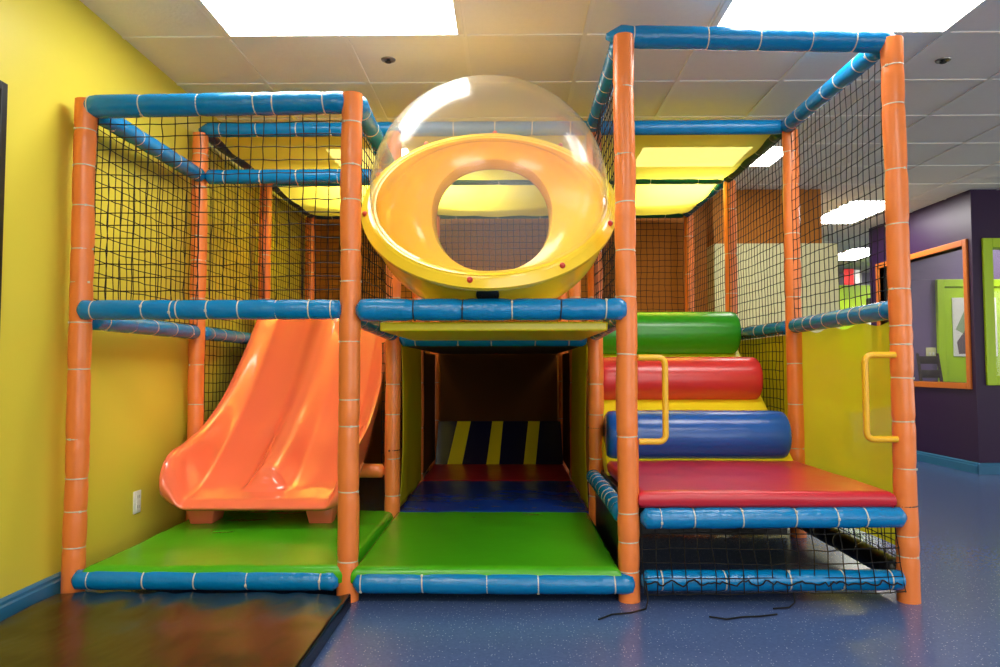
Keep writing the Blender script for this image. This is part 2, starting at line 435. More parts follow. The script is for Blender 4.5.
b = MB(); b.box(4.99, 5.11, dy-.009, dy, 1.09, 1.235); b.build('switch_plate', M['cream'], t, smooth=False, bevel=.003)
for sx in (5.02, 5.065):
    b = MB(); b.box(sx, sx+.018, dy-.018, dy-.008, 1.145, 1.18); b.build('toggle', M['white'], t, smooth=False, bevel=.002)
# chair seen through the window
cx, cy = 4.86, 8.22
t = thing('wooden_chair', (cx, cy, 0), 'dark wooden chair seen through the orange framed window', 'chair')
for sx in (-.12, .12):
    b = MB(); b.tube([(cx+sx, cy+.19, .0), (cx+sx, cy+.17, .45), (cx+sx*.97, cy+.20, .80), (cx+sx*.95, cy+.27, 1.16)], [.018, .02, .019, .016], 8); b.build('rear_leg', M['wood'], t)
    b = MB(); b.tube([(cx+sx, cy-.20, .0), (cx+sx, cy-.18, .44)], [.016, .02], 8); b.build('front_leg', M['wood'], t)
b = MB(); b.box(cx-.15, cx+.15, cy-.21, cy+.2, .44, .475); b.build('seat', M['wood'], t, bevel=.012)
for z in (.72, .88, 1.04):
    b = MB(); yy = cy+.17 + (z-.6)*.17
    b.box(cx-.115, cx+.115, yy-.008, yy+.010, z, z+.09); b.build('back_slat', M['wood'], t, bevel=.004)
# far hanging sign and a pale stand by the lime screen
t = thing('hanging_sign', (5.55, 11.8, 2.36), 'small red and white sign high up before the far lime wall', 'sign')
b = MB(); b.box(5.44, 5.60, 11.78, 11.81, 2.34, 2.60); b.build('red_panel', M['red_sign'], t, smooth=False, bevel=.004)
b = MB(); b.box(5.60, 5.72, 11.78, 11.81, 2.36, 2.58); b.build('white_panel', M['white'], t, smooth=False, bevel=.004)
b = MB(); b.tube([(5.58, 11.795, 2.60), (5.58, 11.795, H)], .008, 6); b.build('hanger', M['chrome'], t)
t = thing('display_stand', (5.55, 11.0, 0), 'tall white stand with a dark top before the lime wall', 'stand')
b = MB(); b.box(5.40, 5.70, 10.9, 11.1, .03, 1.85); b.build('stand_body', M['white'], t, smooth=False, bevel=.02)
b = MB(); b.box(5.43, 5.67, 10.92, 11.08, 1.85, 2.05); b.build('stand_head', M['black_frame'], t, smooth=False, bevel=.02)
b = MB(); b.box(5.36, 5.74, 10.86, 11.14, 0, .03); b.build('stand_foot', M['chrome'], t, smooth=False, bevel=.005)

# ------------------------------------------------------------------ the climbing frame
FR = thing('climbing_frame', (X[1], Y[0], 0), 'padded frame of orange posts and blue rails filling the room', 'play frame')
tie_far = MB()          # ties too far back to count
TIE = {}
def tie_mesh(r):
    if r in TIE: return TIE[r]
    b = MB(); n = 28
    b.grid(lambda u, v: ((r + .0016*math.cos(2*math.pi*v))*math.cos(2*math.pi*u), (r + .0016*math.cos(2*math.pi*v))*math.sin(2*math.pi*u), .0030*math.sin(2*math.pi*v)), n, 6, wrap=True)
    b.box(r-.001, r+.005, -.005, .005, -.0045, .0045)
    me = bpy.data.meshes.new('zip_tie'); me.from_pydata(b.v, [], b.f); me.materials.append(M['tie'])
    me.polygons.foreach_set('use_smooth', [True]*len(me.polygons)); me.set_sharp_from_angle(angle=.8)
    TIE[r] = me; return me
M['tie_black'] = mat('black_nylon', srgb(20, 20, 22), .5)

NT = [0]
def put_tie(parent, pos, axis, r, far=False, black=False):
    spin = R.uniform(0, 6.28)
    q = V(axis).normalized().to_track_quat('Z', 'Y')
    tilt = Matrix.Rotation(R.uniform(-.06, .06), 4, 'X')
    m4 = q.to_matrix().to_4x4() @ tilt @ Matrix.Rotation(spin, 4, 'Z')
    if far:
        me = tie_mesh(r); mm = Matrix.Translation(pos) @ m4
        tie_far.add([mm @ v.co for v in me.vertices], [tuple(p.vertices) for p in me.polygons]); return
    me = tie_mesh(r)
    o = bpy.data.objects.new('zip_tie', me); COL.objects.link(o); o.parent = parent
    o.location = V(pos) - parent_loc(parent); o.rotation_euler = m4.to_euler()
    if black:
        if ('bk', r) not in TIE:
            TIE['bk', r] = me.copy(); TIE['bk', r].materials.clear(); TIE['bk', r].materials.append(M['tie_black'])
        o.data = TIE['bk', r]; o['label'] = 'black zip tie'
    NT[0] += 1

def foam(name, p0, p1, r, ties, m, cap0='round', cap1='round', bow=0.0, seed=0, pinch=.075):
    """foam sleeve in vinyl: puffs between the ties, closes at its ends. ties = distances from p0"""
    p0, p1 = V(p0), V(p1); L = (p1-p0).length; d = (p1-p0)/L
    st = [0.0]; s = 0
    while s < L: st.append(min(s, L)); s += .022
    st += [L] + list(ties)
    st = sorted(set(round(q, 4) for q in st))
    rr = R.random()*50 + seed
    pts, rad = [], []
    side = V((0, 0, 1)) if abs(d.z) < .9 else V((1, 0, 0))
    for q in st:
        k = r*(1 + .035*noise.noise(V((q*5, rr, 0))))
        for tq in ties: k *= 1 - pinch*math.exp(-((q-tq)/.016)**2)
        e0, e1 = q, L-q
        for e, c in ((e0, cap0), (e1, cap1)):
            if c == 'round' and e < r*.55: k *= .42 + .58*math.sqrt(max(0, 1-(1-e/(r*.55))**2))
            elif c == 'tip' and e < r*1.3: k *= .25 + .75*(e/(r*1.3))
        pts.append(p0 + d*q + side*(bow*math.sin(math.pi*q/L)) + V((noise.noise(V((q*3, rr, 3)))*.004, noise.noise(V((q*3, rr, 9)))*.003, 0)))
        rad.append(k)
    b = MB(); b.tube(pts, rad, 20)
    return b.build(name, m, FR, angle=60)

def post(x, y, top, ties, far=False, lean=0.0, joint=None):
    base = V((x + lean, y, 0)); tp = V((x - lean*.3, y, top))
    dd = (tp-base).normalized()
    o = foam('post', base, tp, RP, [z for z in ties], M['orange'], 'flat', 'tip2', seed=x*3+y)
    for z in ties: put_tie(o, base + dd*z, dd, RP*.925, far)
    if joint: put_tie(o, base + dd*joint, dd, RP*.97, False, True)
    return o
def even(L, n, j=.03): return [L*(i+.5)/n + R.uniform(-j, j) for i in range(n)]
def rail(p0, p1, ties=None, n=5, far=False, r=RR, m='blue', c0='round', c1='round', bow=0, black=(), pinch=.075):
    p0, p1 = V(p0), V(p1); L = (p1-p0).length; d = (p1-p0)/L
    if ties is None: ties = even(L, n)
    o = foam('rail', p0, p1, r, ties, M[m], c0, c1, bow, pinch=pinch)
    for i, q in enumerate(ties): put_tie(o, p0 + d*q, d, r*.93, far, i in black)
    return o

# posts: four rows of four
FRONT = [[2.054,1.894,1.716,1.524,1.376,1.198,.995,.69,.52,.378,.224],
         [2.083,1.889,1.735,1.512,1.377,1.113,.86,.745,.465,.167],
         [2.232,1.932,1.721,1.508,1.305,1.055,.7,.374,.252,.127],
         [2.324,2.15,1.86,1.621,1.336,1.177,1.096,.951,.765,.563,.279,.192]]
FT = [ZL+.024, ZL+.045, ZT+.016, ZT-.006]
LEAN = [0, 0, .002, .006]
P1 = [post(X[i], Y[0], FT[i], FRONT[i], lean=LEAN[i], joint=.405 if i == 3 else None) for i in range(4)]
for i in range(4):
    post(X[i] + (0, 0, .010, .012)[i], Y[1], ZT-.02, [.2, .52, .78, 1.02, 1.42, 1.65, 1.80, 2.1, 2.3] if i in (0, 3) else [.24, .46, .72, .9, 1.42, 1.7, 2.0], far=False, joint={1: .51, 2: .64}.get(i))
for j in (2, 3):
    for i in range(4):
        post(X[i] + (.010 if i == 3 else 0), Y[j], ZT-.02, even(2.4, 7), far=True)

def ts(xs, x0): return [abs(q-x0) for q in xs]
pr = -.024   # rails sit a little proud of the posts
# front row
rail((X[0]-.035, Y[0]-.006, ZL-.006), (X[1]-.02, Y[0], ZL+.010), ts([-1.82,-1.592,-1.337,-1.086,-1.002,-.78], X[0]), c0='tip', r=.05)
rail((X[0]+.005, Y[0]+pr, ZM), (X[1]-.030, Y[0]+pr, ZM), ts([-1.814,-1.59,-1.467,-1.441,-1.309,-1.173,-1.011,-.867,-.771], X[0]))
rail((X[0]+.012, Y[0]+pr, ZB+.010), (X[1]-.032, Y[0]+pr, ZB+.008), ts([-1.806,-1.568,-1.349,-1.125,-.813], X[0]), r=.042)
rail((X[1]+.035, Y[0]+pr-.012, ZM-.004), (X[2]-.005, Y[0]+pr-.012, ZM-.002), ts([-.407,-.196,.017,.227,.42], X[1]+.035), r=.048, black=(0, 1, 3), pinch=.13)
rail((X[1]+.03, Y[0]+pr, ZB), (X[2]+.02, Y[0]+pr, ZB-.003), ts([-.627,-.366,-.092,.125,.449], X[1]+.03), r=.045)
rail((X[2]-.075, Y[0]+.02, ZT+.026), (X[3]+.045, Y[0]+.02, ZT-.006), ts([.606,.934,1.164,1.392,1.585], X[2]-.03), r=.05, c0='tip', c1='tip')
rail((X[2]+.05, Y[0]+pr, ZD-.002), (X[3]-.015, Y[0]+pr, ZD+.004), ts([.647,.788,.992,1.216,1.391,1.514], X[2]+.05))
rail((X[2]+.05, Y[0]+pr, ZB+.01), (X[3]-.025, Y[0]+pr, ZB+.015), ts([.649,.916,1.187,1.411,1.613], X[2]+.05), r=.043)
# rails running back
rail((X[0]+.03, Y[0]+.03, ZL-.02), (X[0]+.01, Y[1]-.02, ZL), n=5)
rail((X[0]+.01, Y[0]+.05, ZM-.04), (X[0]+.01, Y[1]-.05, ZM-.04), n=5, r=.042)
rail((X[0]+.01, Y[1]+.05, ZM-.04), (X[0]+.01, Y[2]-.05, ZM-.04), n=6, far=True, r=.042)
rail((X[1]+.02, Y[0]+.03, ZL+.02), (X[1], Y[1]-.05, ZL), n=5)
rail((X[1], Y[0]+.05, ZM-.02), (X[1], Y[1]-.05, ZM-.05), n=4, far=True)
rail((X[2], Y[0]+.05, ZM-.02), (X[2], Y[1]-.05, ZM-.05), n=4, far=True)
rail((X[2]-.01, Y[0]+.03, ZT), (X[2], Y[1]-.04, ZT), n=6)
rail((X[2]-.012, Y[0]+.06, ZD), (X[2]-.012, Y[1]-.02, ZD), n=9, r=.043)
rail((X[3]-.02, Y[0]+.03, ZT-.01), (X[3]-.02, Y[1]-.02, ZT), n=7)
rail((X[3], Y[0]+.045, ZM), (X[3]+.0, Y[1]-.04, ZM-.008), n=8)
rail((X[3], Y[0]+.05, .11), (X[3], Y[1]-.05, .11), n=5, far=True, r=.05, m='black_vinyl')
rail((X[3], Y[1]+.05, ZM-.01), (X[3], Y[2]-.05, ZM-.01), n=5, far=True)
# second row across
rail((X[0]-.01, Y[1], ZT+.005), (X[1], Y[1], ZT+.005), n=5, c0='tip')
rail((X[0]+.04, Y[1]-.012, ZL-.005), (X[1], Y[1], ZL), n=5)
rail((X[1], Y[1], ZT+.005), (X[2], Y[1], ZT+.005), n=5)
rail((X[2], Y[1], ZT+.005), (X[3]-.03, Y[1], ZT+.005), [.10, .25])
rail((X[1]+.04, Y[1], ZM-.075), (X[2]-.04, Y[1], ZM-.075), n=5, far=True, r=.05)
rail((X[0]+.05, Y[1], .385), (X[1]-.045, Y[1], .385), [.3, .8], far=True, r=.042, m='orange')
# back rows across and along
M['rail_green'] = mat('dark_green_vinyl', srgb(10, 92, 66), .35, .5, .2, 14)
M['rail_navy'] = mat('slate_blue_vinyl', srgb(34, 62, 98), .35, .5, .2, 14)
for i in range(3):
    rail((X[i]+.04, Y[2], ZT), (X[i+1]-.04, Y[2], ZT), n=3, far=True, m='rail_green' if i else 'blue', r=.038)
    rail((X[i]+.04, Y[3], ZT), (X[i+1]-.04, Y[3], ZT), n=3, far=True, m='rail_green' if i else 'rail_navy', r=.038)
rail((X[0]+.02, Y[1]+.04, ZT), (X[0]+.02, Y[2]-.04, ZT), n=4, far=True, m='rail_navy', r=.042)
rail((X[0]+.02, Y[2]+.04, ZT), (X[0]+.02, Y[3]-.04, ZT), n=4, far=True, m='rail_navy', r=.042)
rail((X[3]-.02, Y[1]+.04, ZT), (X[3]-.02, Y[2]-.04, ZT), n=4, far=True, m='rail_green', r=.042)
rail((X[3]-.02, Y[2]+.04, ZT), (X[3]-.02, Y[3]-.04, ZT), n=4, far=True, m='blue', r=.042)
# grab handles
def handle(x, sgn, z0, z1, reach, y):
    b = MB(); r = .03; pts = [(x, y, z1)]
    xo = x + sgn*reach
    for k in range(7):
        a = math.pi/2*k/6; pts.append((xo - sgn*r + sgn*r*math.sin(a), y, z1 - r + r*math.cos(a)))
    for k in range(7):
        a = math.pi/2*k/6; pts.append((xo - sgn*r + sgn*r*math.cos(a), y, z0 + r - r*math.sin(a)))
    pts.append((x, y, z0))
    b.tube(pts, .0135, 12, up=V((0, 1, 0)))
    o = b.build('grab_handle', M['handle'], FR); o['label'] = 'yellow tubular grab handle'
handle(X[2]+.045, 1, .68, 1.04, .115, Y[0]-.03)
handle(X[3]-.04, -1, .69, 1.05, .130, Y[0]-.03)
o = tie_far.build('zip_tie', M['tie'], FR); o['kind'] = 'stuff'
print('individual ties', NT[0])

# ------------------------------------------------------------------ rope nets
def net(c00, c10, c01, c11, label, cell=.058, r=.0024, jit=.0022, sag=.0, seed=1, grp='black rope nets of the play frame'):
    c00, c10, c01, c11 = map(V, (c00, c10, c01, c11))
    w = ((c10-c00).length + (c11-c01).length)/2; h = ((c01-c00).length + (c11-c10).length)/2
    nu = max(1, round(w/cell)); nv = max(1, round(h/cell))
    rr = random.Random(seed*77)
    nrm = (c10-c00).cross(c01-c00).normalized(); ud = (c10-c00).normalized(); vd = (c01-c00).normalized()
    g = []
    for j in range(nv+1):
        row = []
        for i in range(nu+1):
            u, v = i/nu, j/nv
            p = c00*(1-u)*(1-v) + c10*u*(1-v) + c01*(1-u)*v + c11*u*v
            e = math.sin(math.pi*u)*math.sin(math.pi*v)
            p = p + nrm*(sag*e + .008*noise.noise(V((u*4, v*4, seed)))) + ud*(rr.gauss(0, jit) + .008*noise.noise(V((u*3, v*3, seed+5.5)))) \
                  + vd*(rr.gauss(0, jit*.8) + .009*noise.noise(V((u*3, v*3, seed+9.5))))
            row.append(p)
        g.append(row)
    b = MB()
    for j in range(nv+1): b.tube(g[j], r, 4, cap=False)
    for i in range(nu+1): b.tube([g[j][i] for j in range(nv+1)], r, 4, cap=False)
    k = r*1.9
    for j in range(nv+1):
        for i in range(nu+1):
            p = g[j][i]
            b.add([p+V((k,0,0)), p-V((k,0,0)), p+V((0,k,0)), p-V((0,k,0)), p+V((0,0,k)), p-V((0,0,k))],
                  [(0,2,4),(2,1,4),(1,3,4),(3,0,4),(2,0,5),(1,2,5),(3,1,5),(0,3,5)])
    o = b.build('rope_net', M['net'], smooth=True, angle=80)
    return tag(o, label, 'net', grp)
e = .045
yf = Y[0]+.012
net((X[0]+e, yf, ZM+.03), (X[1]-e, yf, ZM+.03), (X[0]+e, yf, ZL-.02), (X[1]-e, yf, ZL-.01), 'rope net across the front of the left bay above the slide', seed=1)
def side_net(x, j0, z0, z1, label, seed, cell=.058):
    return net((x, Y[j0]+.05, z0), (x, Y[j0+1]-.05, z0), (x, Y[j0]+.05, z1), (x, Y[j0+1]-.05, z1), label, cell, seed=seed)
side_net(X[0]+.02, 0, ZM, ZL-.03, 'rope net along the yellow wall between first and second left posts', 2)
side_net(X[0]+.02, 1, ZM, ZT-.03, 'upper rope net along the yellow wall between second and third left posts', 3)
side_net(X[0]+.02, 2, ZM, ZT-.03, 'rope net along the yellow wall between third and last left posts', 4)
side_net(X[0]+.03, 1, .10, ZM-.06, 'lower rope net beside the slide against the yellow wall', 5)
side_net(X[1], 0, ZM, ZL-.01, 'rope net on the left side of the bubble window', 6)
side_net(X[2], 0, ZM, ZT-.03, 'tall rope net on the right side of the bubble window', 7)
side_net(X[3], 0, ZM+.03, ZT-.04, 'rope net on the right side between the tall corner post and the next', 8)
side_net(X[3]-.02, 1, ZM+.03, ZT-.04, 'upper rope net on the right side behind the second post', 9)
side_net(X[3]-.04, 1, .46, ZM-.04, 'lower rope net on the right beside the padded rollers', 10)
side_net(X[3]-.02, 2, ZM, ZT-.04, 'rope net on the right side before the last post, farthest back', 11)
for i, s in enumerate(('left', 'middle', 'right')):
    net((X[i]+e, Y[3], ZM), (X[i+1]-e, Y[3], ZM), (X[i]+e, Y[3], ZT-.03), (X[i+1]-e, Y[3], ZT-.03), 'rear rope net before the ochre wall, %s of three' % s, seed=12+i)
low_net = net((X[2]+.05, Y[0]-.078, .05), (X[3]-.05, Y[0]-.074, .06), (X[2]+.05, Y[0]-.01, .345), (X[3]-.05, Y[0]-.01, .345), 'rope net under the red deck, laced over the bottom blue rail', .062, seed=15)
b = MB(); lz = [(X[2]+.06 + (X[3]-X[2]-.12)*k/90, Y[0]-.077 - .004*math.sin(k*1.1), .092 + .006*abs(math.sin(k*.31)) + .022*noise.noise(V((k*.27, 2, 5))) + .012*noise.noise(V((k*.9, 7, 5)))) for k in range(91)]
b.tube(lz, .0036, 6); lace = b.build('lacing_cord', M['net'], low_net); lace['label'] = 'wavy black lacing cord'
net((X[3]-.005, Y[0]+.05, .12), (X[3]-.005, Y[1]-.05, .12), (X[3]-.005, Y[0]+.05, .35), (X[3]-.005, Y[1]-.05, .35), 'low rope net under the right side of the red deck', .058, seed=16)
net((X[1]-.07, Y[1]+.03, .43), (X[1]-.07, Y[2]-.05, .43), (X[1]-.07, Y[1]+.03, 1.15), (X[1]-.07, Y[2]-.05, 1.15), 'rope net in the gap right of the slide', .058, seed=17)
# loose cord ends on the floor
for pts, lab in (([(X[2]+.062, Y[0]-.06, .10), (X[2]+.066, Y[0]-.085, .03), (X[2]+.05, Y[0]-.12, .005), (X[2]-.02, Y[0]-.17, .005), (X[2]-.10, Y[0]-.19, .005), (X[2]-.16, Y[0]-.25, .005)], 'black cord end trailing on the floor by the middle post'),
                 ([(.80, 2.96, .005), (.86, 2.93, .005), (.93, 2.955, .006), (1.0, 2.965, .005), (1.08, 2.99, .005)], 'short black cord scrap on the floor under the right bay'),
                 ([(1.19, Y[0]-.075, .06), (1.19, Y[0]-.085, .02), (1.16, Y[0]-.10, .005), (1.09, Y[0]-.115, .005)], 'black cord end hanging from the bottom right rail')):
    b = MB(); b.tube(pts, .0035, 6)
    tag(b.build('loose_cord', M['net']), lab, 'cord', 'loose net cords')

# ------------------------------------------------------------------ padded mats
def cushion(name, x0, x1, y0, y1, z0, z1, r, m, label, cat='mat', puff=.008, grp=None, seed=0, wr=.003):
    b = MB(); nx, ny = 40, 40
    def top(u, v):
        # rounded edges: push the border down along a quarter circle
        px, py = x0 + (x1-x0)*u, y0 + (y1-y0)*v
        dx = min(px-x0, x1-px); dy_ = min(py-y0, y1-py); dd = min(dx, dy_)
        z = z1 + puff*math.sin(math.pi*u)*math.sin(math.pi*v) + wr*noise.noise(V((px*3, py*5, seed))) + wr*.7*noise.noise(V((px*9+py*4, py*3, seed+4)))
        if dd < r: z -= r*(1 - math.sqrt(max(0, 1-(1-dd/r)**2)))
        return (px, py, z)
    def rs(t, L):     # concentrate samples at the borders
        k = r/L; q = [0, k*.08, k*.3, k*.6, k]
        return q
    us = sorted(set(rs(0, x1-x0) + [1-q for q in rs(0, x1-x0)] + [i/36 for i in range(1, 36)]))
    vs_ = sorted(set(rs(0, y1-y0) + [1-q for q in rs(0, y1-y0)] + [i/36 for i in range(1, 36)]))
    nu, nv = len(us)-1, len(vs_)-1
    b.grid(lambda u, v: top(us[round(u*nu)], vs_[round(v*nv)]), nu, nv)
    w = nu+1
    border = [i for i in range(w)] + [j*w+nu for j in range(1, nv+1)] + [nv*w+i for i in range(nu-1, -1, -1)] + [j*w for j in range(nv-1, 0, -1)]
    nb = len(border)
    mid = [V(b.v[i]) for i in border]
    cx_, cy_ = (x0+x1)/2, (y0+y1)/2
    r2 = min(r, (z1-z0)/2)*.6
    lo = [V((p.x, p.y, z0+r2)) for p in mid]
    bt = [V((p.x + (r2 if p.x < cx_-1e-4 and abs(p.x-x0) < 1e-4 else -r2 if abs(p.x-x1) < 1e-4 else 0), p.y + (r2 if abs(p.y-y0) < 1e-4 else -r2 if abs(p.y-y1) < 1e-4 else 0), z0)) for p in mid]
    o0 = len(b.v); b.v += [tuple(p) for p in lo] + [tuple(p) for p in bt]
    for i in range(nb):
        j = (i+1) % nb
        b.f.append((border[i], border[j], o0+j, o0+i)); b.m.append(0)
        b.f.append((o0+i, o0+j, o0+nb+j, o0+nb+i)); b.m.append(0)
    b.f.append(tuple(o0+nb+i for i in range(nb))); b.m.append(0)
    o = b.build(name, m, angle=50)
    return tag(o, label, cat, grp)
G = 'padded floor mats of the play frame'
cushion('floor_mat', X[0]+.058, X[1]+.014, Y[0]-.045, Y[1]+.02, .066, .150, .036, M['green'], 'green padded floor mat under the orange slide', grp=G, seed=1, wr=.006)
cushion('floor_mat', X[1]+.022, X[2]-.035, Y[0]-.045, Y[1]-.01, .066, .150, .036, M['green'], 'green padded floor mat in front of the dark tunnel', grp=G, seed=2)
cushion('floor_mat', X[1]+.02, X[2]-.02, Y[1]-.005, Y[2], .02, .143, .025, M['mat_blue'], 'blue padded floor mat inside the tunnel', grp=G, seed=3)
cushion('floor_mat', X[1]+.02, X[2]-.02, Y[2]+.005, 6.80, .02, .143, .025, M['red'], 'dark red padded floor mat at the back of the tunnel', grp=G, seed=4)
cushion('deck_mat', X[2]+.04, X[3]-.055, Y[0]-.04, Y[1]-.13, .398, .470, .03, M['red'], 'shiny red deck mat below the padded rollers', 'mat', seed=5)
# board that carries the red deck mat
b = MB(); b.box(X[2]+.03, X[3]-.03, Y[0]+.03, Y[1]+.25, .33, .396)
tag(b.build('deck_board', M['black_vinyl'], smooth=False, bevel=.006), 'dark board carrying the red deck mat', 'deck')
# black skirts closing the space under the deck, on the tunnel side and at the back
b = MB(); b.box(X[2]-.004, X[2]+.006, Y[0]+.055, Y[1]-.055, .01, .312)
tag(b.build('deck_skirt', M['black_vinyl'], smooth=False), 'black skirt under the blue side rail between green mat and red deck', 'skirt', 'deck skirts')
b = MB(); b.box(X[2]+.055, X[3]-.055, Y[1]-.006, Y[1]+.006, .01, .327)
tag(b.build('deck_skirt', M['black_vinyl'], smooth=False), 'black skirt at the back of the space under the red deck', 'skirt', 'deck skirts')
# black landing mat in front: puckered where it meets the rail
b = MB(); mx0, mx1, my0, my1 = -1.90, -.660, .9, 3.085
def bm_top(u, v):
    px, py = mx0+(mx1-mx0)*u, my0+(my1-my0)*v
    k = max(0, (py-2.72)/.365)
    z = .060 + .004*noise.noise(V((px*2.2, py*2, 0))) + .011*k*noise.noise(V((px*12, py*2.2, 2))) + .003*noise.noise(V((px*3+py*1.5, py*6, 4))) + .006*noise.noise(V((px*5+py*2, py*1.3, 7)))*(.4+k)
    dd = min(px-mx0, mx1-px, py-my0, my1-py)
    if dd < .012: z -= .012*(1-math.sqrt(max(0, 1-(1-dd/.012)**2)))
    return (px, py, z)
us = sorted(set([0, .003, .01, .99, .997, 1] + [i/70 for i in range(1, 70)])); vs_ = sorted(set([0, .002, .006, .994, .998, 1] + [i/90 for i in range(1, 90)]))
nu, nv = len(us)-1, len(vs_)-1
b.grid(lambda u, v: bm_top(us[round(u*nu)], vs_[round(v*nv)]), nu, nv)
w = nu+1
border = [i for i in range(w)] + [j*w+nu for j in range(1, nv+1)] + [nv*w+i for i in range(nu-1, -1, -1)] + [j*w for j in range(nv-1, 0, -1)]
o0 = len(b.v); b.v += [(b.v[i][0], b.v[i][1], .002) for i in border]; nb = len(border)
for i in range(nb):
    j = (i+1) % nb; b.f.append((border[i], border[j], o0+j, o0+i)); b.m.append(0)
b.f.append(tuple(o0+i for i in range(nb))); b.m.append(0)
tag(b.build('landing_mat', M['black_mat'], angle=50), 'thin black landing mat on the floor in front of the slide bay', 'mat')

# ------------------------------------------------------------------ the double slide
def interp(tab, q):
    if q <= tab[0][0]: return tab[0][1]
    for (a, va), (c, vc) in zip(tab, tab[1:]):
        if q <= c:
            t = (q-a)/(c-a); return va + (vc-va)*t
    return tab[-1][1]
def smooth_tab(tab, n=60):
    """Catmull-Rom resample of a table"""
    xs = [a for a, _ in tab]; out = []
    for k in range(n+1):
        q = xs[0] + (xs[-1]-xs[0])*k/n
        i = max(j for j in range(len(xs)-1) if xs[j] <= q+1e-9)
        x0, x1 = xs[i], xs[i+1]; t = (q-x0)/(x1-x0)
        y0, y1 = tab[i][1], tab[i+1][1]
        m0 = (tab[i+1][1]-tab[i-1][1])/(xs[i+1]-xs[i-1]) if i > 0 else (y1-y0)/(x1-x0)
        m1 = (tab[i+2][1]-tab[i][1])/(xs[i+2]-xs[i]) if i+2 < len(xs) else (y1-y0)/(x1-x0)
        h = x1-x0
        out.append((q, (2*t**3-3*t*t+1)*y0 + (t**3-2*t*t+t)*h*m0 + (-2*t**3+3*t*t)*y1 + (t**3-t*t)*h*m1))
    return out
bed = smooth_tab([(3.83,.300),(3.95,.315),(4.1,.355),(4.3,.455),(4.5,.58),(4.7,.72),(5.0,.980),(5.3,1.275),(5.42,1.375),(5.56,1.41)])
rim = smooth_tab([(3.83,.445),(3.87,.50),(3.95,.545),(4.1,.575),(4.32,.638),(4.5,.72),(4.70,.84),(5.0,1.09),(5.3,1.375),(5.42,1.47),(5.56,1.505)])
SXL, SXR = -1.832, -.835; SXC = (SXL+SXR)/2
def sm(t): t = max(0, min(1, t)); return t*t*(3-2*t)
def slide_top(u, v):
    q = 3.83 + (5.56-3.83)*v
    zb_, zr = interp(bed, q), interp(rim, q)
    x = SXL + (SXR-SXL)*u; a = abs(x-SXC)/((SXR-SXL)/2)          # 0 centre .. 1 edge
    wall = sm((a-.745)/.235)*.5 + .5*max(0, min(1, (a-.76)/.2))
    z = zb_ + (zr-zb_)*wall
    z -= .018*sm((q-3.9)/.3)*math.sin(math.pi*min(max((a-.14)/.6, 0), 1))**2   # gentle dish in each lane
    rh = .115*sm((q-4.0)/.05)*(1-.35*sm((q-4.2)/.8))
    z += rh*(1 - sm((a-.04)/.25))
    if q < 3.90: z -= .022*((3.90-q)/.07)**2*(1-.6*wall)
    return (x, q, z)
NU, NV = 84, 90
T = [[V(slide_top(i/NU, j/NV)) for i in range(NU+1)] for j in range(NV+1)]
b = MB(); vs = [p for row in T for p in row]
under = []
for j in range(NV+1):
    for i in range(NU+1):
        p = T[j][i].copy(); a = abs(p.x-SXC)/((SXR-SXL)/2)
        q = p.y
        zb_ = interp(bed, q) - .05
        z = zb_ + .085*max(0, (a-.70)/.30)**2
        under.append(V((p.x, p.y + .012, min(z, p.z-.02))))
n0 = len(vs); vs = vs + under; w = NU+1; fs = []
for j in range(NV):
    for i in range(NU):
        a = j*w+i; fs.append((a, a+1, a+1+w, a+w)); fs.append((n0+a, n0+a+w, n0+a+1+w, n0+a+1))
loop = [i for i in range(w)] + [j*w+NU for j in range(1, NV+1)] + [NV*w+i for i in range(NU-1, -1, -1)] + [j*w for j in range(NV-1, 0, -1)]
def outward(k):
    i, j = k % w, k // w
    d_ = V((-1 if i == 0 else 1 if i == NU else 0, -1 if j == 0 else 1 if j == NV else 0, 0))
    return d_.normalized()*(.25 if i in (0, NU) else 1)
prev = loop
for q in range(1, 7):                       # rolled lip all round
    if q < 6:
        s_ = q/6; cur = []
        for k in loop:
            p, u_ = T[k // w][k % w], under[k]
            cur.append(len(vs)); vs.append(p*(1-s_) + u_*s_ + outward(k)*(min(.05, (p-u_).length)*.5*math.sin(math.pi*s_)))
    else: cur = [n0+k for k in loop]
    for i in range(len(loop)):
        j = (i+1) % len(loop); fs.append((prev[i], prev[j], cur[j], cur[i]))
    prev = cur
b.add(vs, fs)
t = thing('double_slide', (SXC, 4.1, .143), 'wide glossy orange two-lane slide in the left bay', 'slide')
o = b.build('slide_bed', M['slide'], t, bevel=0, angle=75)
for x0 in (-1.755, -1.105):
    b = MB(); x1 = x0+.158
    b.add([(x0+.018, 3.99, .145), (x1-.018, 3.99, .145), (x1-.018, 4.14, .145), (x0+.018, 4.14, .145), (x0-.01, 3.96, .285), (x1+.01, 3.96, .285), (x1+.01, 4.17, .285), (x0-.01, 4.17, .285)],
          [(3,2,1,0),(4,5,6,7),(0,1,5,4),(1,2,6,5),(2,3,7,6),(3,0,4,7)])
    b.build('foot', M['slide'], t, bevel=.012)

